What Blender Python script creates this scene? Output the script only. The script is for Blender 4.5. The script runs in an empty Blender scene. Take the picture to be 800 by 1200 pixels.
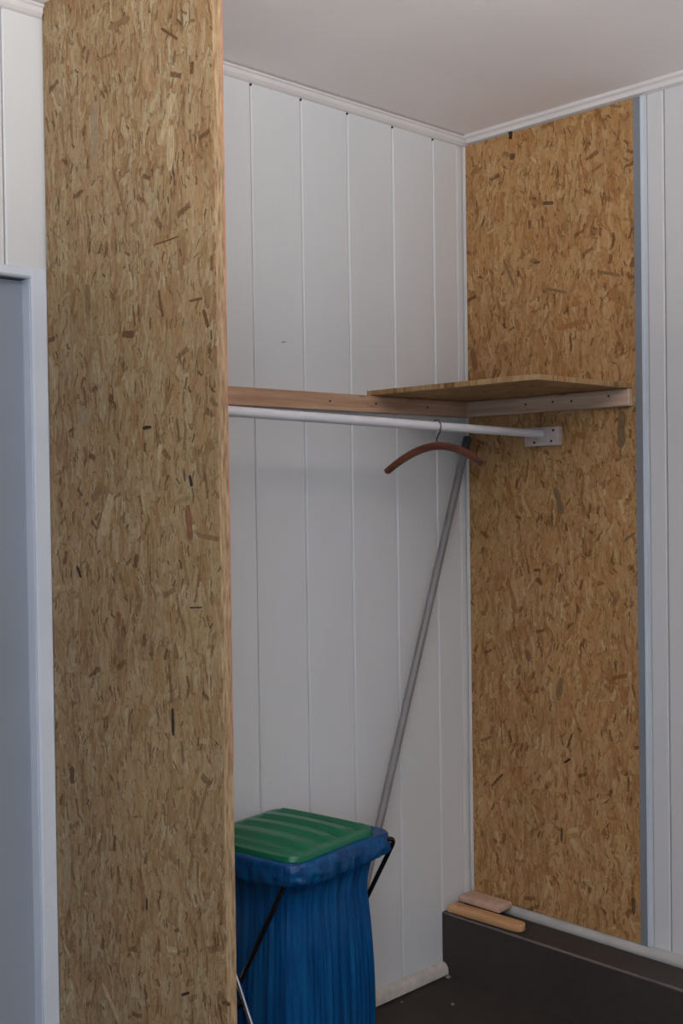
import bpy, bmesh, math, random
from mathutils import Vector, Matrix
random.seed(4)
S = 1.2                      # the drawing units below are turned into metres by this factor
scn = bpy.context.scene
COL = scn.collection

# ------------------------------------------------------------------ camera
yaw, pitch, roll = 0.7693, -0.0166, -0.0138
F = 1366.8
fw = Vector((math.sin(yaw)*math.cos(pitch), math.cos(yaw)*math.cos(pitch), math.sin(pitch)))
rt = Vector((math.cos(yaw), -math.sin(yaw), 0)); up = rt.cross(fw)
r2 = rt*math.cos(roll)+up*math.sin(roll); u2 = -rt*math.sin(roll)+up*math.cos(roll)
cam_d = bpy.data.cameras.new('camera'); cam = bpy.data.objects.new('camera', cam_d); COL.objects.link(cam)
m = Matrix((r2, u2, -fw)).transposed().to_4x4(); m.translation = Vector((-2.6349, -2.1873, 1.3765))*S
cam.matrix_world = m
cam_d.sensor_fit = 'HORIZONTAL'; cam_d.sensor_width = 24; cam_d.lens = F/800*24; cam_d.clip_start = .02
scn.camera = cam

# ------------------------------------------------------------------ world, lights, exposure
w = bpy.data.worlds.new('world'); scn.world = w; w.use_nodes = True
w.node_tree.nodes['Background'].inputs[0].default_value = (.6, .75, 1, 1)
w.node_tree.nodes['Background'].inputs[1].default_value = .15

def area(name, loc, target, sx, sy, power, color):
    d = bpy.data.lights.new(name, 'AREA'); d.shape = 'RECTANGLE'; d.size = sx; d.size_y = sy
    d.energy = power; d.color = color
    o = bpy.data.objects.new(name, d); COL.objects.link(o); o.location = Vector(loc)*S
    o.rotation_euler = (Vector(target)-Vector(loc)).to_track_quat('-Z', 'Y').to_euler()
    return o
bf = area('bounced_flash', (-2.6, -2.55, 1.35), (-2.2, -2.15, 2.4), .5, .4, 104, (1, .94, .905))
bf.data.spread = math.radians(112)
area('daylight', (-4.4, -3.2, 1.5), (-1, -.3, 1.75), 2.2, 1.5, 52, (.62, .82, 1))
scn.view_settings.view_transform = 'Standard'; scn.view_settings.look = 'None'
scn.view_settings.exposure = 0.06; scn.view_settings.gamma = 1
scn.view_settings.use_curve_mapping = False

# ------------------------------------------------------------------ materials
def srgb(r, g, b):
    f = lambda c: ((c/255+.055)/1.055)**2.4 if c > 10 else c/255/12.92
    return (f(r), f(g), f(b), 1)
class NT:
    def __init__(s, name):
        s.m = bpy.data.materials.new(name); s.m.use_nodes = True; s.t = s.m.node_tree
        s.b = s.t.nodes['Principled BSDF']
    def n(s, typ, **kw):
        nd = s.t.nodes.new(typ)
        for k, v in kw.items(): setattr(nd, k, v)
        return nd
    def l(s, a, b): s.t.links.new(a, b)
    def setin(s, sock, v):
        if hasattr(v, 'is_linked') or hasattr(v, 'links'): s.l(v, sock)
        else: sock.default_value = v
    def math(s, op, a, b=0.0, c=None):
        nd = s.n('ShaderNodeMath', operation=op); s.setin(nd.inputs[0], a); s.setin(nd.inputs[1], b)
        if c is not None: s.setin(nd.inputs[2], c)
        return nd.outputs[0]
    def mix(s, f, a, b, mode='MIX'):
        nd = s.n('ShaderNodeMixRGB', blend_type=mode); s.setin(nd.inputs[0], f); s.setin(nd.inputs[1], a); s.setin(nd.inputs[2], b)
        return nd.outputs[0]
    def ramp(s, f, stops, interp='LINEAR'):
        nd = s.n('ShaderNodeValToRGB'); cr = nd.color_ramp; cr.interpolation = interp
        while len(cr.elements) < len(stops): cr.elements.new(.5)
        for e, (p, c) in zip(cr.elements, stops): e.position = p; e.color = c
        s.setin(nd.inputs[0], f); return nd.outputs[0]
    def obj(s): return s.n('ShaderNodeTexCoord').outputs['Object']
    def noise(s, vec, scale, detail=3, rough=.5, dim='3D'):
        nd = s.n('ShaderNodeTexNoise', noise_dimensions=dim); s.setin(nd.inputs['Vector'], vec)
        nd.inputs['Scale'].default_value = scale; nd.inputs['Detail'].default_value = detail; nd.inputs['Roughness'].default_value = rough
        return nd.outputs[0]
    def scale(s, vec, v):
        nd = s.n('ShaderNodeVectorMath', operation='MULTIPLY'); s.setin(nd.inputs[0], vec); nd.inputs[1].default_value = v
        return nd.outputs[0]
    def bump(s, h, dist, strength=.5):
        nd = s.n('ShaderNodeBump'); nd.inputs['Strength'].default_value = strength; nd.inputs['Distance'].default_value = dist
        s.setin(nd.inputs['Height'], h); s.l(nd.outputs[0], s.b.inputs['Normal'])
    def out(s, color=None, rough=.6, metal=0, spec=.5):
        if color is not None: s.setin(s.b.inputs['Base Color'], color)
        s.setin(s.b.inputs['Roughness'], rough); s.b.inputs['Metallic'].default_value = metal
        s.b.inputs['Specular IOR Level'].default_value = spec
        return s.m

def plain(name, rgb, rough=.6, var=.06, sc=4, metal=0, spec=.5, bump=0, bsc=150, stretch=(1, 1, 1)):
    q = NT(name); o = q.scale(q.obj(), stretch)
    f = q.noise(o, sc, 4); c = srgb(*rgb)
    lo = tuple(x*(1-var*2) for x in c[:3])+(1,); hi = tuple(min(1, x*(1+var*2)) for x in c[:3])+(1,)
    col = q.ramp(f, [(.3, lo), (.7, hi)])
    if bump: q.bump(q.noise(o, bsc, 3), bump, .6)
    return q.out(col, rough, metal, spec)

def osb(name, axes, lay, tint=(1, 1, 1), contrast=1.0, seed=0):
    """strand board: full cover of vertical strands, then many sparse layers of turned flakes"""
    q = NT(name); sep = q.n('ShaderNodeSeparateXYZ'); q.l(q.obj(), sep.inputs[0])
    cmb = q.n('ShaderNodeCombineXYZ')
    q.l(sep.outputs[axes[0]], cmb.inputs[0]); q.l(sep.outputs[axes[1]], cmb.inputs[1]); uv0 = cmb.outputs[0]
    # uneven outlines of the strands
    nz = q.n('ShaderNodeTexNoise', noise_dimensions='2D'); q.l(uv0, nz.inputs['Vector'])
    nz.inputs['Scale'].default_value = 45; nz.inputs['Detail'].default_value = 3; nz.inputs['Roughness'].default_value = .65
    off = q.n('ShaderNodeVectorMath', operation='MULTIPLY_ADD'); q.l(nz.outputs['Color'], off.inputs[0])
    off.inputs[1].default_value = (.009, .012, 0); q.l(uv0, off.inputs[2]); uv = off.outputs[0]
    nz2 = q.n('ShaderNodeTexNoise', noise_dimensions='2D'); q.l(uv0, nz2.inputs['Vector']); nz2.inputs['Scale'].default_value = 9; nz2.inputs['Detail'].default_value = 1
    of2 = q.n('ShaderNodeVectorMath', operation='MULTIPLY_ADD'); q.l(nz2.outputs['Color'], of2.inputs[0])
    of2.inputs[1].default_value = (.034, .022, 0); q.l(uv, of2.inputs[2]); uv = of2.outputs[0]
    T = lambda r, g, b: tuple(x*t for x, t in zip(srgb(r, g, b)[:3], tint))+(1,)
    pal = [(0, T(112, 74, 38)), (.12, T(158, 116, 74)), (.34, T(184, 150, 108)), (.6, T(198, 168, 126)), (.82, T(206, 184, 148)), (1, T(236, 220, 190))]
    def layer(ang, a, b, sd):
        mp = q.n('ShaderNodeMapping'); q.l(uv, mp.inputs['Vector'])
        mp.vector_type = 'TEXTURE'
        mp.inputs['Rotation'].default_value = (0, 0, math.radians(ang)); mp.inputs['Scale'].default_value = (a, b, 1)
        mp.inputs['Location'].default_value = (sd*.731+seed, sd*.417+seed*.3, 0)
        v = q.n('ShaderNodeTexVoronoi', voronoi_dimensions='2D', distance='CHEBYCHEV'); q.l(mp.outputs[0], v.inputs['Vector'])
        v.inputs['Scale'].default_value = 1; v.inputs['Randomness'].default_value = .95
        cs = q.n('ShaderNodeSeparateColor'); q.l(v.outputs['Color'], cs.inputs[0])
        g = q.noise(q.scale(mp.outputs[0], (9, .45, 1)), 1.3, 4, .65, '2D')
        return v.outputs['Distance'], cs.outputs[0], cs.outputs[1], cs.outputs[2], g
    d, r, g_, b_, gr = layer(2, .011, .075, 0)
    val = q.math('ADD', q.math('MULTIPLY', r, .40), .3); val = q.math('ADD', val, q.math('MULTIPLY', q.math('SUBTRACT', gr, .5), .9))
    col = q.ramp(val, pal); h = r
    for i, (ang, a, b, dens) in enumerate(lay):
        d, r, g_, b_, gr = layer(ang, a, b, i+1)
        size = q.math('ADD', q.math('MULTIPLY', b_, .22), .2)
        inside = q.math('LESS_THAN', d, size); pick = q.math('LESS_THAN', g_, dens)
        mask = q.math('MULTIPLY', inside, pick)
        rim = q.math('LESS_THAN', d, q.math('ADD', size, .05)); rim = q.math('MULTIPLY', rim, pick)
        rimdark = q.math('MULTIPLY', q.math('MULTIPLY', q.math('SUBTRACT', rim, mask), q.math('GREATER_THAN', gr, .5)), .32*contrast)
        col = q.mix(rimdark, col, T(92, 60, 32))
        val = q.math('ADD', q.math('MULTIPLY', r, .74), .10); val = q.math('ADD', val, q.math('MULTIPLY', q.math('SUBTRACT', gr, .5), .75))
        fc = q.mix(q.math('MULTIPLY', q.math('GREATER_THAN', b_, .72), .45), q.ramp(val, pal), T(190, 140, 92), 'MIX')
        col = q.mix(q.math('MULTIPLY', mask, .78), col, fc)
        h = q.mix(mask, h, r)
    for j, (ang, a, b, dens) in enumerate([(-18, .015, .07, .2), (9, .014, .08, .22), (35, .016, .06, .16), (-42, .016, .055, .12), (0, .012, .07, .18)]):
        d, r, g_, b_, gr = layer(ang, a, b, 40+j)      # thin dark gaps between strands
        mask = q.math('MULTIPLY', q.math('LESS_THAN', d, q.math('ADD', q.math('MULTIPLY', b_, .10), .08)), q.math('LESS_THAN', g_, dens))
        col = q.mix(q.math('MULTIPLY', mask, q.math('MULTIPLY', q.math('ADD', q.math('MULTIPLY', r, .5), .25), contrast)), col, T(96, 66, 38))
    # a few dark knots and bark flakes
    for j, (ang, a, b, dens) in enumerate([(15, .030, .085, .13), (-60, .034, .09, .06), (70, .034, .12, .06), (-8, .022, .14, .12)]):
        d, r, g_, b_, gr = layer(ang, a, b, 20+j)
        mask = q.math('MULTIPLY', q.math('LESS_THAN', d, q.math('ADD', q.math('MULTIPLY', b_, .12), .09)), q.math('LESS_THAN', g_, dens))
        col = q.mix(q.math('MULTIPLY', mask, q.math('ADD', q.math('MULTIPLY', r, .4), .35)), col, T(98, 60, 28))
    big = q.noise(uv0, 2.6, 3, .6, '2D')
    col = q.mix(.3, col, q.ramp(big, [(.3, (.66, .62, .58, 1)), (.7, (1.1, 1.08, 1.06, 1))]), 'MULTIPLY')
    fine = q.noise(q.scale(uv0, (1, .22, 1)), 260, 2, .6, '2D')
    col = q.mix(.45*contrast, col, q.ramp(fine, [(.32, (.62, .58, .54, 1)), (.68, (1.12, 1.12, 1.12, 1))]), 'MULTIPLY')
    bw = q.n('ShaderNodeRGBToBW'); q.l(col, bw.inputs[0])
    q.bump(bw.outputs[0], .002, .5)
    return q.out(col, .62, 0, .3)

LAY = [(-22, .030, .12, .5), (12, .026, .13, .5), (38, .030, .10, .36), (-48, .028, .09, .26), (4, .022, .14, .55), (-9, .034, .15, .4), (75, .022, .08, .13), (24, .020, .09, .4), (-14, .016, .11, .5), (3, .012, .09, .5)]
M = {}
M['osb_a'] = osb('strand_board', (1, 2), LAY, (.745, .775, .76), 1.15, 0)
M['osb_b'] = osb('strand_board_warm', (1, 2), LAY, (.92, .81, .66), 1.05, 7.3)
M['osb_s'] = osb('strand_board_shelf', (0, 1), LAY, (.76, .70, .60), .45, 3.1)
def edge_mat():
    q = NT('strand_board_edge'); o = q.obj()
    f = q.noise(q.scale(o, (60, 60, 9)), 3, 3)
    return q.out(q.ramp(f, [(.25, srgb(108, 86, 60)), (.5, srgb(154, 128, 96)), (.75, srgb(182, 158, 124))]), .8)
M['osb_edge'] = edge_mat()
def board_mat(name, rgb):
    q = NT(name); o = q.obj()
    f = q.noise(q.scale(o, (1, 1, .35)), 2.2, 3); g = q.noise(q.scale(o, (30, 30, 1)), 3, 2)
    c = srgb(*rgb); lo = tuple(x*.93 for x in c[:3])+(1,)
    col = q.ramp(f, [(.3, lo), (.7, c)])
    col = q.mix(.06, col, q.ramp(g, [(.3, (.75, .75, .75, 1)), (.7, (1, 1, 1, 1))]), 'MULTIPLY')
    return q.out(col, .38, 0, .45)
M['white'] = board_mat('white_panel', (217, 220, 222))
M['white_r'] = board_mat('white_panel_right', (211, 211, 213))
M['trimw'] = plain('white_trim', (216, 214, 214), .4, .03)
M['back'] = plain('dark_gap', (96, 94, 92), .9)
M['ceil'] = plain('ceiling_paint', (230, 225, 225), .75, .02, 2, bump=.0006, bsc=90)
M['frame'] = plain('door_frame_white', (212, 220, 232), .35, .03)
M['door'] = plain('door_grey', (142, 152, 164), .28, .06, 1.2)
M['greystrip'] = plain('grey_strip', (126, 132, 140), .4, .05)
M['bluestrip'] = plain('pale_blue_strip', (205, 215, 226), .35, .03)
def floor_mat(name, a, b, c):
    q = NT(name); o = q.obj()
    f = q.noise(o, 3.5, 6, .65); g = q.noise(o, 60, 4, .7)
    col = q.ramp(f, [(.3, srgb(*a)), (.55, srgb(*b)), (.78, srgb(*c))])
    col = q.mix(.35, col, q.ramp(g, [(.3, (.55, .55, .55, 1)), (.7, (1.2, 1.2, 1.2, 1))]), 'MULTIPLY')
    q.bump(g, .002, .5); return q.out(col, .7, 0, .3)
M['floor'] = floor_mat('dark_concrete', (50, 45, 42), (61, 55, 51), (76, 67, 62))
M['ledge'] = floor_mat('dark_ledge_paint', (58, 53, 50), (64, 58, 54), (78, 69, 64))
M['ledge_edge'] = plain('worn_edge', (98, 90, 86), .6, .15, 20)
M['base'] = plain('stone_grey_skirting', (186, 180, 172), .6, .08, 30, bump=.001, bsc=60)
M['sill'] = plain('grey_white_sill', (176, 174, 172), .5, .06, 12)
def wood(name, a, b, c, axis, rough=.55, sc=1, bump=.0004):
    q = NT(name); st = [45, 45, 45]; st[axis] = 2.2
    o = q.scale(q.obj(), tuple(st)); f = q.noise(o, 1.2*sc, 5, .6)
    v = q.n('ShaderNodeTexVoronoi'); q.l(q.scale(q.obj(), tuple(7 if i == axis else 30 for i in range(3))), v.inputs['Vector']); v.inputs['Scale'].default_value = 1
    knot = q.ramp(v.outputs['Distance'], [(.06, (.5, .38, .3, 1)), (.2, (1, 1, 1, 1))])
    col = q.mix(.7, q.ramp(f, [(.25, srgb(*a)), (.5, srgb(*b)), (.75, srgb(*c))]), knot, 'MULTIPLY')
    q.bump(f, bump, .4); return q.out(col, rough, 0, .3)
M['cleat_x'] = wood('batten_wood', (160, 122, 94), (190, 152, 124), (212, 182, 156), 0)
M['cleat_y'] = wood('batten_wood_side', (168, 140, 118), (196, 168, 146), (216, 192, 172), 1)
M['flange'] = plain('pinkish_white_block', (200, 182, 178), .6, .06, 40)
M['pine'] = wood('tan_wood', (176, 130, 88), (200, 154, 110), (214, 172, 130), 1)
M['pinkwood'] = plain('pale_pinkish_wood', (190, 158, 138), .7, .08, 25)
M['hanger'] = wood('dark_red_brown_wood', (70, 38, 28), (94, 52, 38), (118, 70, 52), 1, .35)
M['screw'] = plain('dark_screw_and_groove', (42, 36, 36), .4, .1, 30, metal=.6)  # also colours the dots that imitate shade in the board grooves
M['rod'] = plain('white_rod', (216, 216, 220), .35, .03)
M['chrome'] = plain('hook_wire', (120, 116, 114), .25, .02, metal=1)
M['pole'] = plain('grey_pole', (128, 126, 128), .4, .05, 8)
M['poletip'] = plain('pole_cap', (82, 82, 88), .5, .05)
M['blacktube'] = plain('black_tube', (18, 18, 20), .18, .05)
M['leg_glint'] = plain('leg_highlight_tube', (228, 230, 236), .16, .02, metal=1)  # pale metal stands in for the highlight along a black leg
M['green'] = plain('green_plastic', (16, 98, 68), .3, .12, 5)
def bag(name, fine):
    q = NT(name); o = q.obj()
    f = q.noise(q.scale(o, (26, 26, 2.2)), 1.6, 4, .6)
    q.setin(q.b.inputs['Base Color'], q.ramp(f, [(.28, srgb(4, 50, 98)), (.5, srgb(8, 78, 134)), (.75, srgb(20, 106, 160))]))
    g2 = q.noise(q.scale(o, (120, 120, 4) if fine else (14, 14, 46)), 1.0, 3, .6); q.bump(q.math('ADD', q.math('MULTIPLY', f, 1.5), g2), .007, .7)
    q.b.inputs['Roughness'].default_value = .24
    tr = q.n('ShaderNodeBsdfTranslucent'); tr.inputs[0].default_value = srgb(20, 110, 190)
    mx = q.n('ShaderNodeMixShader'); mx.inputs[0].default_value = .25
    out = [n for n in q.t.nodes if n.type == 'OUTPUT_MATERIAL'][0]
    q.l(q.b.outputs[0], mx.inputs[1]); q.l(tr.outputs[0], mx.inputs[2]); q.l(mx.outputs[0], out.inputs[0])
    return q.m
M['bag'] = bag('blue_bag_film', True); M['hem'] = bag('blue_bag_hem', False)
M['chip'] = plain('pale_chip', (140, 130, 120), .8, .1, 60)

# ------------------------------------------------------------------ mesh helpers (drawing units, turned into metres when linked)
def nb(): return bmesh.new()
def box(bm, a, b, bev=0, seg=2):
    x0, x1 = sorted((a[0], b[0])); y0, y1 = sorted((a[1], b[1])); z0, z1 = sorted((a[2], b[2]))
    vs = [bm.verts.new((x, y, z)) for x in (x0, x1) for y in (y0, y1) for z in (z0, z1)]
    fs = [bm.faces.new([vs[i] for i in f]) for f in ((0, 1, 3, 2), (4, 6, 7, 5), (0, 4, 5, 1), (2, 3, 7, 6), (0, 2, 6, 4), (1, 5, 7, 3))]
    if bev:
        es = list({e for f in fs for e in f.edges})
        bmesh.ops.bevel(bm, geom=es, offset=bev, segments=seg, profile=.5, affect='EDGES')
    return bm
def prism(bm, pts, h0, h1, axis):
    """profile pts (2D) swept along axis from h0 to h1"""
    def P(p, h):
        if axis == 0: return (h, p[0], p[1])
        if axis == 1: return (p[0], h, p[1])
        return (p[0], p[1], h)
    A = [bm.verts.new(P(p, h0)) for p in pts]; B = [bm.verts.new(P(p, h1)) for p in pts]; n = len(pts)
    bm.faces.new(A[::-1]); bm.faces.new(B)
    for i in range(n): bm.faces.new((A[i], A[(i+1) % n], B[(i+1) % n], B[i]))
    bmesh.ops.recalc_face_normals(bm, faces=bm.faces)
    return bm
def tube(bm, pts, r, n=12, cap=True):
    pts = [Vector(p) for p in pts]; rs = r if isinstance(r, (list, tuple)) else [r]*len(pts)
    rings = []; ref = None
    for i, p in enumerate(pts):
        t = (pts[min(i+1, len(pts)-1)]-pts[max(i-1, 0)]).normalized()
        if ref is None:
            ref = t.orthogonal().normalized()
        else:
            ref = (ref-t*ref.dot(t)).normalized()
        b = t.cross(ref)
        rings.append([bm.verts.new(p+(ref*math.cos(2*math.pi*k/n)+b*math.sin(2*math.pi*k/n))*rs[i]) for k in range(n)])
    for A, B in zip(rings, rings[1:]):
        for k in range(n): bm.faces.new((A[k], A[(k+1) % n], B[(k+1) % n], B[k]))
    if cap: bm.faces.new(rings[0][::-1]); bm.faces.new(rings[-1])
    return bm
def arcpts(pts, rad, seg=6):
    """polyline with rounded corners"""
    pts = [Vector(p) for p in pts]; out = [pts[0]]
    for i in range(1, len(pts)-1):
        a = (pts[i-1]-pts[i]); b = (pts[i+1]-pts[i]); rr = min(rad, a.length*.45, b.length*.45)
        p0 = pts[i]+a.normalized()*rr; p1 = pts[i]+b.normalized()*rr
        for k in range(seg+1):
            t = k/seg; out.append(p0*(1-t)**2+pts[i]*2*t*(1-t)+p1*t*t)
    out.append(pts[-1]); return out
def smooth(o, ang=40):
    for p in o.data.polygons: p.use_smooth = True
    try: o.data.set_sharp_from_angle(angle=math.radians(ang))
    except Exception: pass
def obj(name, bm, mat, parent=None, sm=None):
    for v in bm.verts: v.co *= S
    if parent is not None:
        inv = -Vector(parent['_w'])
        for v in bm.verts: v.co += inv
    me = bpy.data.meshes.new(name); bm.to_mesh(me); bm.free()
    me.materials.append(M[mat]); o = bpy.data.objects.new(name, me); COL.objects.link(o)
    if parent is not None:
        o.parent = parent; o['_w'] = parent['_w']
    else: o['_w'] = (0.0, 0.0, 0.0)
    if sm: smooth(o, sm)
    return o
def tag(o, label=None, cat=None, group=None, kind=None):
    if label: o['label'] = label
    if cat: o['category'] = cat
    if group: o['group'] = group
    if kind: o['kind'] = kind
    return o
def thing(name, label, cat, loc, group=None):
    o = bpy.data.objects.new(name, None); COL.objects.link(o); o.location = Vector(loc)*S
    o.empty_display_size = .05; o['_w'] = tuple(Vector(loc)*S)
    return tag(o, label, cat, group)
def struct(name, bm, mat, label, cat, sm=None):
    return tag(obj(name, bm, mat, None, sm), label, cat, None, 'structure')

H = 2.40; XP = -1.3733; YF = -.5795
XL, YN = -4.6, -4.4           # far ends of the room, outside the frame
# ------------------------------------------------------------------ floor, ceiling, walls
struct('floor', box(nb(), (XL, YN, -.08), (.12, .12, 0)), 'floor', 'dark grey-brown concrete floor of the niche', 'floor')
struct('ceiling', box(nb(), (XL, YN, H), (.12, .12, H+.08)), 'ceil', 'flat pinkish grey painted ceiling', 'ceiling')
struct('wall_left', box(nb(), (XL-.1, YN, 0), (XL, .0, H)), 'white', 'plain white wall outside the frame to the left', 'wall')
struct('wall_front', box(nb(), (XL-.1, YN-.1, 0), (.12, YN, H)), 'white', 'plain white wall behind the camera', 'wall')

DX, DZ = -1.408, 1.829        # right and top edge of the door opening
DXL = -2.35
bm = nb(); t0 = .010
box(bm, (DX, t0, 0), (.12, .12, H)); box(bm, (XL, t0, 0), (DXL, .12, H)); box(bm, (DXL, t0, DZ), (DX, .12, H))
wb = struct('wall_back', bm, 'back', 'white vertically boarded back wall', 'wall')
def vboard(a, b, z0, z1, axis, mat, par, face=0.0, th=.010, ch=.0032, gap=.0012):
    """one board; a<b along the wall, grooves chamfered"""
    a += gap; b -= gap
    if axis == 'x': pts = [(a, face+th), (a, face+ch), (a+ch, face), (b-ch, face), (b, face+ch), (b, face+th)]
    else: pts = [(face+th, a), (face+ch, a), (face, a+ch), (face, b-ch), (face+ch, b), (face+th, b)]
    bm = nb(); prism(bm, pts, z0, z1, 2); return obj('board', bm, mat, par)
gx = [-.0345, -.139, -.3045, -.476, -.640, -.8035, -.968, -1.133, -1.2975, -1.408, -1.46, -1.625, -1.77, -1.94, -2.11, -2.28, -2.35]
g = gx[:]
for i in range(len(g)-1):
    a, b = g[i+1], g[i]
    if a == DX: vboard(a, b, 0, DZ, 'x', 'white', wb); continue
    if b == DX: b = -1.2975
    if b <= -1.2975 and a >= DXL-1e-6: vboard(a, b, DZ, H, 'x', 'white', wb)
    else: vboard(a, b, 0, H, 'x', 'white', wb)
vboard(-.0345, -.0002, .177, H, 'x', 'trimw', wb, face=.004)
x = DXL
while x > XL+.01:
    vboard(max(x-.17, XL), x, 0, H, 'x', 'white', wb); x -= .17
for xx in (-.8035, -.640, -.476, -.3045, -.139):      # dark dots imitating the shaded groove openings at the board tops
    bm = nb(); tube(bm, [(xx, -.0015, 2.369), (xx, .004, 2.369)], .0028, 8); obj('groove_dot', bm, 'screw', wb)
bm = nb(); tube(bm, arcpts([(-.716, -.0008, 1.7525), (-.71, -.0008, 1.753), (-.703, -.0008, 1.7545)], .004), .0009, 6)
obj('scratch', bm, 'screw', wb)

bm = nb(); box(bm, (.010, YN, 0), (.12, .12, H))
wr = struct('wall_right', bm, 'back', 'white boarded right wall beside the niche', 'wall')
vboard(-.5955, -.0005, .177, H, 'y', 'white_r', wr, gap=0)
ys = [-.5958, -.645]
y = -.645
while y > YN+.18: y -= .165; ys.append(y)
ys.append(YN)
for a, b in zip(ys[1:], ys): vboard(a, b, .177, H, 'y', 'white_r', wr)

# trims
bm = nb(); prism(bm, [(.0, H-.003), (-.020, H-.003), (-.020, H-.008), (-.015, H-.010), (-.015, H-.020), (-.008, H-.026), (0, H-.028)], XL, -.0005, 0)
struct('trim_1', bm, 'trimw', 'narrow white ceiling strip along the back wall', 'trim')
bm = nb(); prism(bm, [(0, H), (-.026, H), (-.026, H-.008), (-.018, H-.012), (-.016, H-.022), (0, H-.026)], YN, -.0205, 1)
struct('trim_2', bm, 'trimw', 'white ceiling strip above the right wall', 'trim')
bm = nb(); box(bm, (-.013, -.0125, .1775), (-.0005, -.0005, H-.028), .002)
struct('trim_3', bm, 'trimw', 'slim white corner strip where the two boarded walls meet', 'trim')
bm = nb(); prism(bm, [(-.0005, .1775), (-.026, .1775), (-.028, .183), (-.026, .190), (-.018, .199), (-.0005, .2005)], YN, -.0135, 1)
struct('trim_4', bm, 'sill', 'grey-white sill strip on the ledge below the right wall', 'trim', 50)
bm = nb(); box(bm, (-.0130, -.5950, .201), (-.0005, -.5862, H-.028), .001)
struct('trim_5', bm, 'bluestrip', 'pale blue-white edge strip right of the grey strip', 'trim')
bm = nb(); prism(bm, [(-.0005, 0), (-.020, 0), (-.024, .006), (-.022, .024), (-.014, .034), (-.0005, .038)], -1.35, -.142, 0)
for v in bm.verts:
    if v.co.z < .001: v.co.z = .004
struct('baseboard_back', bm, 'base', 'stone grey rounded skirting at the foot of the back wall', 'baseboard', 50)

# ledge
bm = nb(); box(bm, (-.1394, YN, 0), (.01, .0, .1773))
lg = struct('trim_6', bm, 'ledge', 'low dark concrete ledge along the right wall', 'ledge')
bm = nb(); prism(bm, [(-.1350, .1773), (-.1350, .1785), (-.1395, .1785), (-.1412, .1762), (-.1412, .1735), (-.1394, .1735), (-.1394, .1773)], YN, -.004, 1)
obj('edge_strip', bm, 'ledge_edge', lg)

# door in the back wall, left of the partition
bm = nb(); box(bm, (DXL, .028, .002), (DX-.001, .060, DZ-.002))
dr = struct('door_1', bm, 'door', 'grey door panel in a white frame left of the partition', 'door')
bm = nb(); box(bm, (-1.5005, .024, .004), (-1.4965, .028, .62), .0008); obj('bead', bm, 'frame', dr)
bm = nb(); box(bm, (-1.90, .022, .9), (-1.895, .028, 1.75), .0008); obj('bead', bm, 'frame', dr)
bm = nb(); prism(bm, [(DX-.0, -.006), (DX+.003, -.010), (-1.3745, -.010), (-1.3745, -.0005), (DX, -.0005)], 0, DZ+.02, 2)
fr = struct('trim_7', bm, 'frame', 'white door frame between grey door and strand board', 'trim')
bm = nb(); prism(bm, [(-.0005, DZ), (-.006, DZ), (-.010, DZ+.004), (-.010, DZ+.020), (-.004, DZ+.022), (-.0005, DZ+.022)], DXL-.03, DX-.0005, 0)
obj('header', bm, 'frame', fr)
bm = nb(); box(bm, (DX-.001, -.0004, .0), (DX+.0, .06, DZ)); obj('jamb', bm, 'frame', fr)
bm = nb(); box(bm, (DXL-.03, -.010, 0), (DXL, -.0005, DZ)); obj('jamb', bm, 'frame', fr)

# ------------------------------------------------------------------ strand board panels
pt = thing('partition_panel', 'tall strand board partition in the foreground, standing out from the back wall', 'partition', (XP+.011, -.29, 0))
bm = nb(); box(bm, (XP, YF+.0008, .001), (XP+.022, -.0105, H-.0005), .0008, 1); obj('board', bm, 'osb_a', pt)
bm = nb(); box(bm, (XP+.0006, YF, .0015), (XP+.0214, YF+.0007, H-.001)); obj('edge', bm, 'osb_edge', pt)
tag(obj('edge_line', box(nb(), (XP+.0200, YF-.0004, .9), (XP+.0222, YF-.00005, H-.002)), 'osb_edge', pt), 'thin reddish line along the upper front edge')
q = plain('reddish_edge', (182, 122, 98), .8, .12, 30); pt.children[-1].data.materials[0] = q

wp = thing('wall_panel', 'strand board panel fixed flat on the right wall of the niche', 'panel', (-.007, -.29, .201))
bm = nb(); box(bm, (-.0130, -.566, .2015), (-.0005, -.0135, H-.0285), .0008, 1); obj('board', bm, 'osb_b', wp)
gs = tag(obj('edge_strip', box(nb(), (-.0140, -.5858, .2012), (-.0005, -.5665, H-.0285), .0015), 'greystrip', wp), 'grey strip along the outer edge')

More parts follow.
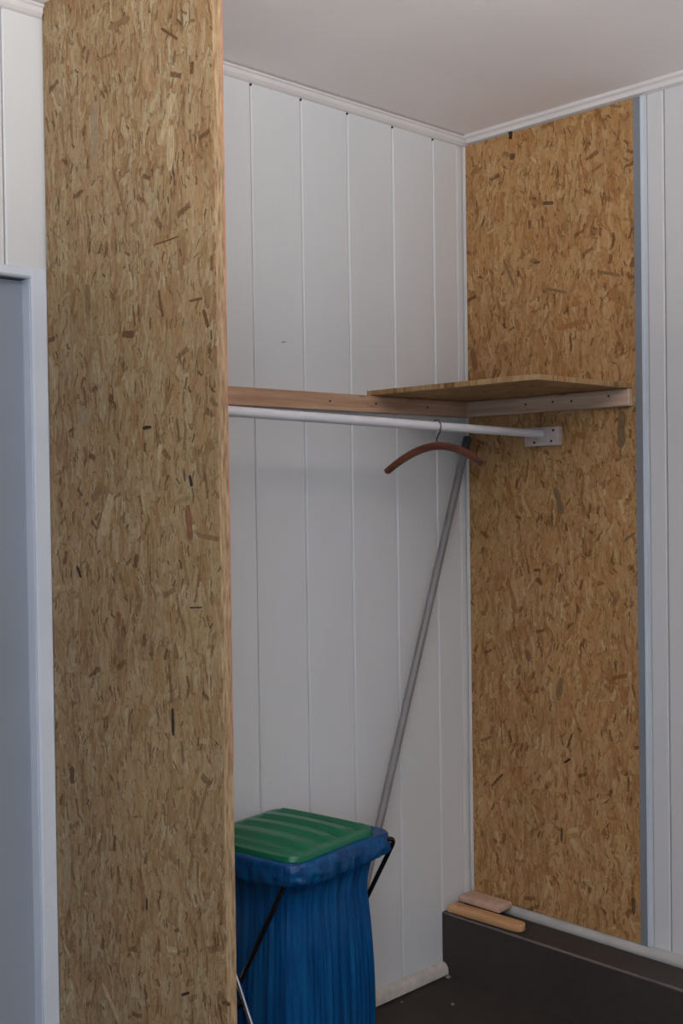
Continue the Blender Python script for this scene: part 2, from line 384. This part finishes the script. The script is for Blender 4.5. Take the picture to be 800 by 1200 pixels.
# single strands lying proud of the panels: y0, z0, y1, z1, width, tone
PART_FLAKES = [(-0.257,2.278,-0.330,2.276,0.0147,'B'), (-0.430,2.227,-0.479,2.193,0.0059,'D'), (-0.214,2.228,-0.274,2.226,0.0059,'B'), (-0.521,2.142,-0.518,2.120,0.0103,'D'), (-0.205,2.149,-0.198,2.038,0.0284,'G'), (-0.464,2.100,-0.419,2.018,0.0191,'P'), (-0.454,2.045,-0.450,1.965,0.0212,'P'), (-0.264,2.008,-0.308,1.905,0.0097,'B'), (-0.395,1.839,-0.475,1.842,0.0031,'D'), (-0.166,1.799,-0.167,1.736,0.0220,'B'), (-0.287,1.686,-0.327,1.681,0.0150,'D'), (-0.542,1.702,-0.556,1.670,0.0096,'D'), (-0.502,1.722,-0.540,1.722,0.0050,'D'), (-0.248,1.574,-0.244,1.556,0.0180,'D'), (-0.350,1.503,-0.378,1.504,0.0071,'K'), (-0.494,1.411,-0.501,1.391,0.0098,'K'), (-0.487,1.358,-0.493,1.295,0.0200,'R'), (-0.529,1.303,-0.578,1.298,0.0104,'B'), (-0.142,1.559,-0.137,1.516,0.0290,'G'), (-0.239,1.378,-0.206,1.299,0.0292,'P'), (-0.171,1.367,-0.209,1.400,0.0211,'B'), (-0.109,1.235,-0.124,1.212,0.0086,'K'), (-0.488,1.173,-0.526,1.176,0.0030,'K'), (-0.261,1.151,-0.255,1.124,0.0195,'R'), (-0.260,1.104,-0.262,1.071,0.0241,'B'), (-0.431,0.984,-0.432,0.934,0.0090,'K'), (-0.079,0.821,-0.074,0.785,0.0194,'D'), (-0.054,0.671,-0.045,0.526,0.0276,'G'), (-0.532,0.860,-0.497,0.772,0.0080,'B'), (-0.445,0.457,-0.469,0.469,0.0058,'K'), (-0.338,0.611,-0.337,0.587,0.0060,'K'), (-0.564,0.480,-0.588,0.484,0.0085,'D'), (-0.177,0.399,-0.237,0.342,0.0119,'P')]
WALL_FLAKES = [(-0.325,1.812,-0.418,1.820,0.0164,'O'), (-0.285,2.157,-0.319,2.151,0.0108,'D'), (-0.288,1.925,-0.360,1.904,0.0085,'B'), (-0.457,1.947,-0.526,1.926,0.0082,'B'), (-0.149,2.025,-0.186,1.939,0.0087,'B'), (-0.178,2.376,-0.177,2.355,0.0152,'K'), (-0.183,2.314,-0.183,2.297,0.0180,'D'), (-0.031,1.788,-0.042,1.723,0.0217,'R'), (-0.251,2.000,-0.274,1.999,0.0069,'D'), (-0.498,2.368,-0.534,2.357,0.0079,'B'), (-0.527,1.576,-0.521,1.482,0.0251,'H'), (-0.314,1.381,-0.338,1.311,0.0196,'H'), (-0.380,1.528,-0.414,1.513,0.0187,'O'), (-0.211,0.933,-0.222,0.900,0.0158,'R'), (-0.481,1.115,-0.506,1.081,0.0080,'B'), (-0.526,1.239,-0.562,1.264,0.0092,'B'), (-0.240,1.155,-0.263,1.156,0.0090,'D'), (-0.373,1.185,-0.389,1.200,0.0092,'O'), (-0.330,0.866,-0.318,0.802,0.0169,'B'), (-0.361,0.717,-0.347,0.678,0.0079,'D'), (-0.335,0.635,-0.355,0.649,0.0070,'K'), (-0.084,0.529,-0.125,0.570,0.0078,'D'), (-0.527,0.863,-0.526,0.814,0.0259,'O'), (-0.325,0.456,-0.324,0.418,0.0089,'D'), (-0.544,0.317,-0.546,0.273,0.0111,'D')]

def fmat(name, rgb, v=.22):
    q = NT(name); n1 = q.noise(q.scale(q.obj(), (1, 110, 14)), 3, 4, .65)
    c = srgb(*rgb); lo = tuple(x*(1-2*v) for x in c[:3])+(1,); hi = tuple(min(1, x*(1+2*v)) for x in c[:3])+(1,)
    return q.out(q.ramp(n1, [(.3, lo), (.7, hi)]), .65, 0, .3)
FM = {'B': fmat('brown_strand', (132, 104, 72)), 'D': fmat('dark_strand', (104, 74, 46)), 'K': fmat('black_gap', (58, 42, 32)), 'G': fmat('greyish_strand', (152, 132, 106)),
      'P': fmat('pale_strand', (176, 154, 120)), 'R': fmat('reddish_strand', (132, 92, 64)), 'O': fmat('orange_strand', (160, 110, 64)), 'H': fmat('grey_brown_strand', (124, 100, 72))}
def flakes(lst, X, par, warm):
    rr = random.Random(3)
    for y0_, z0_, y1_, z1_, w_, c_ in lst:
        p, q_ = Vector((y0_, z0_)), Vector((y1_, z1_)); d_ = q_-p; n_ = Vector((-d_.y, d_.x)).normalized()*w_*.5
        K = 6; a_, b_ = [], []
        for k in range(K+1):
            t = k/K; e = 1 if 0 < k < K else rr.uniform(.35, .85)
            a_.append(p+d_*t+n_*e*rr.uniform(.72, 1.1)); b_.append(p+d_*t-n_*e*rr.uniform(.72, 1.1))
        bm = nb(); out = a_+b_[::-1]; prism(bm, [tuple(v) for v in out], X-.0005, X+.0002, 0)
        o = obj('strand', bm, 'white', par); o.data.materials[0] = FM[c_]
flakes(PART_FLAKES, XP, pt, 0); flakes(WALL_FLAKES, -.0130, wp, 1)

# ------------------------------------------------------------------ cleats, shelf
def screws(par, pts, axis, r=.0032):
    for p in pts:
        d = Vector((0, -.0012, 0)) if axis == 'y' else Vector((-.0012, 0, 0))
        bm = nb(); tube(bm, [Vector(p)-d*.4, Vector(p)+d], [r, r*.8], 8); obj('screw', bm, 'screw', par)
c1 = thing('shelf_batten', 'long pine batten screwed across the white back wall', 'batten', (-.69, -.011, 1.588))
bm = nb(); box(bm, (XP+.0225, -.022, 1.588), (-.0145, -.0003, 1.6325), .0022); obj('bar', bm, 'cleat_x', c1)
screws(c1, [(-1.06, -.022, 1.612), (-.574, -.022, 1.611), (-.405, -.022, 1.612), (-.20, -.022, 1.61)], 'y')
c2 = thing('shelf_batten', 'short pale batten under the shelf on the right strand board panel', 'batten', (-.024, -.29, 1.588))
bm = nb(); box(bm, (-.0345, -.5600, 1.588), (-.0135, -.0228, 1.6325), .0040); obj('bar', bm, 'cleat_y', c2)
screws(c2, [(-.0345, -.235, 1.612), (-.0345, -.325, 1.613), (-.0345, -.385, 1.611), (-.0345, -.50, 1.617)], 'x')
sh = thing('shelf_board', 'thin strand board shelf lying on the two battens in the corner', 'shelf', (-.22, -.26, 1.634))
bm = nb(); box(bm, (-.418, -.557, 1.6333), (-.0140, -.0010, 1.6463), .0006, 1)
for v in bm.verts:
    if v.co.x > -.2 and v.co.y < -.3: v.co.x -= .0
obj('board', bm, 'osb_s', sh)

# ------------------------------------------------------------------ rod with its end block
rz = 1.5285; ry = -.289
rd = thing('clothes_rail', 'white round clothes rail running below the batten', 'rail', (-.69, ry, rz))
bm = nb(); tube(bm, [(XP+.0225, ry, rz+.024), (-.0335, ry, rz)], .0112, 24); obj('rod', bm, 'rod', rd, 60)
bk = tag(obj('end_block', box(nb(), (-.0335, -.341, 1.4965), (-.0135, -.229, 1.547), .0015), 'flange', rd), 'pinkish white end block')
for (yy, zz) in ((-.325, 1.537), (-.318, 1.508), (-.262, 1.506)):
    bm = nb(); tube(bm, [(-.0335, yy, zz), (-.0347, yy, zz)], [.0036, .003], 8); obj('screw', bm, 'screw', rd)
bm = nb(); tube(bm, [(-.0345, ry, rz), (-.040, ry, rz)], .0135, 24); obj('collar', bm, 'rod', rd, 60)

# ------------------------------------------------------------------ hanger
hx = -.468
hg = thing('coat_hanger', 'curved dark reddish brown wooden coat hanger hung on the white rail', 'hanger', (hx, ry, 1.48))
bm = nb(); N = 26; prev = None
y0, z0, y1, z1, yt, zt = -.131, 1.432, -.438, 1.444, ry, 1.5005
for i in range(N+1):
    t = i/N*2-1
    yy = (y0+y1)/2+t*(y1-y0)/2
    zz = zt-.0125-(.5*(zt-z0+zt-z1)-.009)*abs(t)**1.9+(z1-z0)/2*t
    hw = .0098*(1-.25*abs(t)**3); dp = .0062+.003*abs(t)**2; xo = hx-.012*t*t
    # local slope
    sl = -(.5*(zt-z0+zt-z1)-.009)*1.9*abs(t)**.9*(1 if t > 0 else -1)/((y1-y0)/2)
    nrm = Vector((0, -sl, 1)).normalized()
    ring = []
    for k in range(12):
        a = 2*math.pi*k/12; c, s_ = math.cos(a), math.sin(a)
        sq = lambda v: math.copysign(abs(v)**.6, v)
        p = Vector((xo+dp*sq(c), yy, zz))+nrm*hw*sq(s_); ring.append(bm.verts.new(p))
    if prev:
        for k in range(12): bm.faces.new((prev[k], prev[(k+1) % 12], ring[(k+1) % 12], ring[k]))
    else: bm.faces.new(ring[::-1])
    prev = ring
bm.faces.new(prev); bmesh.ops.recalc_face_normals(bm, faces=bm.faces)
obj('arm', bm, 'hanger', hg, 50)
pts = [(hx, ry, 1.490), (hx, ry, 1.505), (hx, ry-.003, 1.511), (hx, ry-.0115, 1.522)]
R_ = .0146; rzh = rz+.0082
for k in range(15):
    a = math.radians(205+(0-205)*1.0*k/14) if False else math.radians(215-k*(215+20)/14)
    pts.append((hx, ry+R_*math.cos(a), rzh+R_*math.sin(a)))
bm = nb(); tube(bm, pts, .0017, 8); tag(obj('hook', bm, 'chrome', hg, 60), 'steel wire hook')

# ------------------------------------------------------------------ pole leaning in the corner
A = Vector((-.659, -.076, .0)); B = Vector((-.0370, -.0300, 1.532)); d = (B-A).normalized()
po = thing('broom_pole', 'long thin grey broom pole leaning into the corner behind the bag stand', 'pole', A)
bm = nb(); tube(bm, [A+d*.012, A+d*.03, B-d*.05], .0108, 18); obj('shaft', bm, 'pole', po, 60)
bm = nb(); tube(bm, [B-d*.0505, B-d*.048, B-d*.004, B], [.0112, .0118, .0118, .008], 18); tag(obj('end_cap', bm, 'poletip', po, 50), 'darker grey end cap')
bm = nb(); tube(bm, [A+d*.0065, A+d*.028], .0122, 18); obj('foot', bm, 'poletip', po, 50)

# ------------------------------------------------------------------ bag stand
th = math.radians(8); CX, CY = -.902, -.2075
ex = Vector((math.cos(th), math.sin(th), 0)); ey = Vector((-math.sin(th), math.cos(th), 0))
def L(u, v, z): return Vector((CX, CY, 0))+ex*u+ey*v+Vector((0, 0, z))
def rsq(h, r, n=64, hv=None):
    """rounded square outline as (u,v) with n points, by angle"""
    hv = hv or h; out = []
    per = n//4
    for c, (sx, sy, a0) in enumerate(((1, 1, 0), (-1, 1, 90), (-1, -1, 180), (1, -1, 270))):
        for k in range(per):
            a = math.radians(a0+90*k/(per-1)); out.append((sx*(h-r)+r*math.cos(a), sy*(hv-r)+r*math.sin(a)))
    # resample evenly
    P = [Vector(p) for p in out]; P.append(P[0]); ds = [0]
    for a, b in zip(P, P[1:]): ds.append(ds[-1]+(b-a).length)
    res = []; j = 0
    for i in range(n):
        t = ds[-1]*i/n
        while ds[j+1] < t: j += 1
        res.append(P[j].lerp(P[j+1], (t-ds[j])/max(1e-9, ds[j+1]-ds[j])))
    return res
st = thing('bag_stand', 'folding refuse stand with green ribbed lid and hanging blue sack', 'bag stand', (CX, CY, 0))
# lid: domed, ribs run along v
bm = nb(); HL = .148; NU = 60; NV = 30; zl = .612
def lidz(u, v):
    e = max(abs(u), abs(v))/HL
    dome = .010*(1-(abs(u)/HL)**2.5)*(1-(abs(v)/HL)**2.5)
    ribm = max(0, min(1, (HL-.016-abs(v))/.012))*max(0, min(1, (HL-.014-abs(u))/.008))
    s = math.sin((u/HL)*math.pi*4.5+math.pi*.5)
    rib = .0055*max(-1, min(1, s*2.2))*ribm
    return zl+dome+rib
def sqmap(a, b, r=.045):
    # maps the unit square to a rounded square
    u, v = a*HL, b*HL
    k = max(0, abs(a)-(1-r/HL)), max(0, abs(b)-(1-r/HL))
    m_ = max(abs(a), abs(b))
    if m_ < 1e-6: return 0, 0
    # ray from centre to outline
    ang = math.atan2(b, a); dx, dy = math.cos(ang), math.sin(ang)
    t_sq = HL/max(abs(dx), abs(dy))
    cx_, cy_ = HL-r, HL-r; bb = -(abs(dx)*cx_+abs(dy)*cy_); cc = cx_**2+cy_**2-r*r
    disc = bb*bb-cc
    t = t_sq
    if disc >= 0:
        tt = -bb+math.sqrt(disc)
        if abs(dx)*tt > cx_ and abs(dy)*tt > cy_: t = min(t_sq, tt)
    f = t/t_sq; f = 1-(1-f)*m_**3
    return u*f, v*f
G = [[None]*(NV+1) for _ in range(NU+1)]
for i in range(NU+1):
    for j in range(NV+1):
        u, v = sqmap(i/NU*2-1, j/NV*2-1); G[i][j] = bm.verts.new(L(u, v, lidz(u, v)))
for i in range(NU):
    for j in range(NV): bm.faces.new((G[i][j], G[i+1][j], G[i+1][j+1], G[i][j+1]))
bd = [G[i][0] for i in range(NU)]+[G[NU][j] for j in range(NV)]+[G[i][NV] for i in range(NU, 0, -1)]+[G[0][j] for j in range(NV, 0, -1)]
prev = bd
for dz, gr in ((-.005, 1.014), (-.017, 1.02), (-.019, 1.0)):
    ring = []
    for v in bd:
        c = Vector((CX, CY, v.co.z)); q_ = c+(v.co-c)*gr; q_.z = zl+dz; ring.append(bm.verts.new(q_))
    n_ = len(ring)
    for k in range(n_): bm.faces.new((prev[k], prev[(k+1) % n_], ring[(k+1) % n_], ring[k]))
    prev = ring
bm.faces.new(prev); bmesh.ops.recalc_face_normals(bm, faces=bm.faces)
tag(obj('lid', bm, 'green', st, 35), 'green ribbed plastic lid')
# top ring under the bag's rolled hem
RH = .163; ZR = .583
out = rsq(RH, .06, 48)
# hem: film folded over the ring, thicker and wavy
bm = nb(); n = 192; base = rsq(RH, .058, n); prof = 10; rings = []
for i, p in enumerate(base):
    a = base[i-1]; b = base[(i+1) % n]; t = (b-a).normalized(); nr = Vector((t.y, -t.x))
    ph = i/n*2*math.pi
    w1 = .0022*math.sin(ph*17)+.0018*math.sin(ph*31+1)+.0014*math.sin(ph*53+2); w2 = .0016*math.sin(ph*11+2)+.0012*math.sin(ph*37)
    sag = .008*math.sin(ph*4+.6)*.5
    pull = .016*math.exp(-((p.x-RH)**2+(p.y+RH)**2)/.0045); p = p+Vector((.75, -.9))*pull
    prof_pts = [(-.045, .010), (-.020, .016), (-.004, .0205), (.004, .0185), (.0075, .013+w2), (.0078+w2, .005), (.0105-w2, -.004+w2), (.0085+w1, -.013), (.0095+w1*1.3, -.022+sag), (.004+w1, -.031+sag), (-.006, -.030+sag)]
    rings.append([bm.verts.new(L(p.x+nr.x*o_, p.y+nr.y*o_, ZR+z_)) for o_, z_ in prof_pts])
for i in range(n):
    A_, B_ = rings[i], rings[(i+1) % n]
    for k in range(len(A_)-1): bm.faces.new((A_[k], B_[k], B_[k+1], A_[k+1]))
bmesh.ops.recalc_face_normals(bm, faces=bm.faces)
tag(obj('hem', bm, 'hem', st, 60), 'rolled blue hem of the sack')
# bag body with pleats
bm = nb(); levels = 36; rings = []; n = 420
rnd = random.Random(9); fr_ = [(rnd.randint(14, 84), rnd.uniform(0, 6.28), rnd.uniform(.3, 1)) for _ in range(12)]
for li in range(levels+1):
    t = li/levels; z = (ZR-.018)*(1-t)+.012*t
    h = RH-.006-.030*math.exp(-((t)/.10)**2)*0-.022*math.sin(min(1, t/.16)*math.pi/2)+.026*math.sin(min(1, t*1.15)*math.pi*.6)+(-.03*max(0, (t-.86)/.14)**2)
    r = .058+.03*t; base = rsq(h, r, n); ring = []
    for i, p in enumerate(base):
        a = base[i-1]; b = base[(i+1) % n]; tt = (b-a).normalized(); nr = Vector((tt.y, -tt.x)); ph = i/n*2*math.pi
        wv = sum(am*math.sin(k*ph+o_+1.2*math.sin(t*2+k)) for k, o_, am in fr_)
        amp = .0017*(math.exp(-t*2.2)*.9+.35)*min(1, .3+t*8)
        ring.append(bm.verts.new(L(p.x+nr.x*wv*amp, p.y+nr.y*wv*amp, z)))
    rings.append(ring)
for A_, B_ in zip(rings, rings[1:]):
    for k in range(n): bm.faces.new((A_[k], A_[(k+1) % n], B_[(k+1) % n], B_[k]))
bm.faces.new(rings[-1]); bmesh.ops.recalc_face_normals(bm, faces=bm.faces)
tag(obj('sack', bm, 'bag', st, 80), 'blue translucent plastic sack')
# tubular cross legs: one pair each side, joined by bars
R0 = .0055
def leg(u, v_top, v_bot, mat, lab, ztop=.592):
    vb = v_bot
    pts = arcpts([L(u*.55, v_top, ztop+.0), L(u, v_top, ztop), L(u, vb, .012), L(u*.8, vb, .012)], .035, 8)
    b_ = nb(); tube(b_, pts, R0, 12); return tag(obj('leg', b_, mat, st, 60), lab)
uo = .178
def leg2(top, knee, bot, mat, lab=None):
    b_ = nb(); tube(b_, arcpts([L(*top), L(*knee), L(*bot), L(bot[0]*.8, bot[1], bot[2])], .03, 8), R0, 12)
    return tag(obj('leg', b_, mat, st, 60), lab)
leg2((-.142, -.128, .578), (-.150, -.120, .555), (-.192, .155, .012), 'blacktube')
leg2((-.148, .13, .578), (-.156, .125, .555), (-.206, -.192, .012), 'leg_glint', 'leg made bright to show the highlight on a black tube')  # whole tube made bright to imitate a highlight on black paint
leg2((.10, -.160, .586), (.174, -.178, .588), (.176, .14, .012), 'blacktube'); leg(uo+.012, .175, -.14, 'blacktube', None)
b_ = nb(); tube(b_, [L(-uo-.016, -.005, .280), L(-uo+.010, -.005, .280)], .009, 12); obj('pivot', b_, 'blacktube', st, 50)
b_ = nb(); tube(b_, [L(uo+.020, 0.0, .302), L(uo-.004, 0, .302)], .009, 12); obj('pivot', b_, 'blacktube', st, 50)
b_ = nb(); tube(b_, [L(-uo*.8, .14, .012), L(uo*.8, .14, .012)], R0, 12); obj('foot_bar', b_, 'blacktube', st, 50)
b_ = nb(); tube(b_, [L(-uo*.8, -.14, .012), L(uo*.8, -.14, .012)], R0, 12); obj('foot_bar', b_, 'blacktube', st, 50)

# ------------------------------------------------------------------ wood blocks on the ledge
bm = nb()
prof = []
a0 = Vector((-.113, -.014)); a1 = Vector((-.104, -.262)); dd = (a1-a0).normalized(); nn = Vector((dd.y, -dd.x))*.022
out = [a0+nn, a0-nn]
for k in range(9):
    a = math.radians(-90+180*k/8); out.append(a1-dd*.022-nn*(-math.sin(a))*-1*-1+dd*.022*math.cos(a)) if False else out.append(a1-dd*.022+dd*.022*math.cos(a)+nn*math.sin(a))
prism(bm, [tuple(p) for p in out], .1787, .1985, 2)
bmesh.ops.bevel(bm, geom=[e for e in bm.edges if abs(e.verts[0].co.z-e.verts[1].co.z) < 1e-6], offset=.004, segments=3, profile=.5, affect='EDGES')
tag(obj('wood_block', bm, 'pine', None, 40), 'tan wooden slat with a rounded end lying on the dark ledge', 'wood piece')
bm = nb(); box(bm, (-.090, -.166, .1990), (-.028, -.018, .2175), .005, 3)
for v in bm.verts: v.co.z += (v.co.x+.09)*.02
tag(obj('wood_block', bm, 'pinkwood', None, 40), 'short pale pinkish wood block lying on the tan slat in the corner', 'wood piece')

# ------------------------------------------------------------------ chips on the floor
for (cx, cy, r, lab) in ((-.152, -.030, .008, 'pale chip of debris at the end of the grey skirting'), (-.277, -.154, .006, 'small pale crumb lying further out on the dark floor'), (-.36, -.045, .004, 'small crumb beside the skirting near the blue sack')):
    bm = nb(); bmesh.ops.create_icosphere(bm, subdivisions=2, radius=r)
    for v in bm.verts:
        v.co *= random.uniform(.75, 1.15); v.co.z *= .55; v.co.z = max(v.co.z, -r*.3)+r*.3; v.co += Vector((cx, cy, 0.0002))
    tag(obj('debris_chip', bm, 'chip'), lab, 'debris')
bpy.context.view_layer.update()
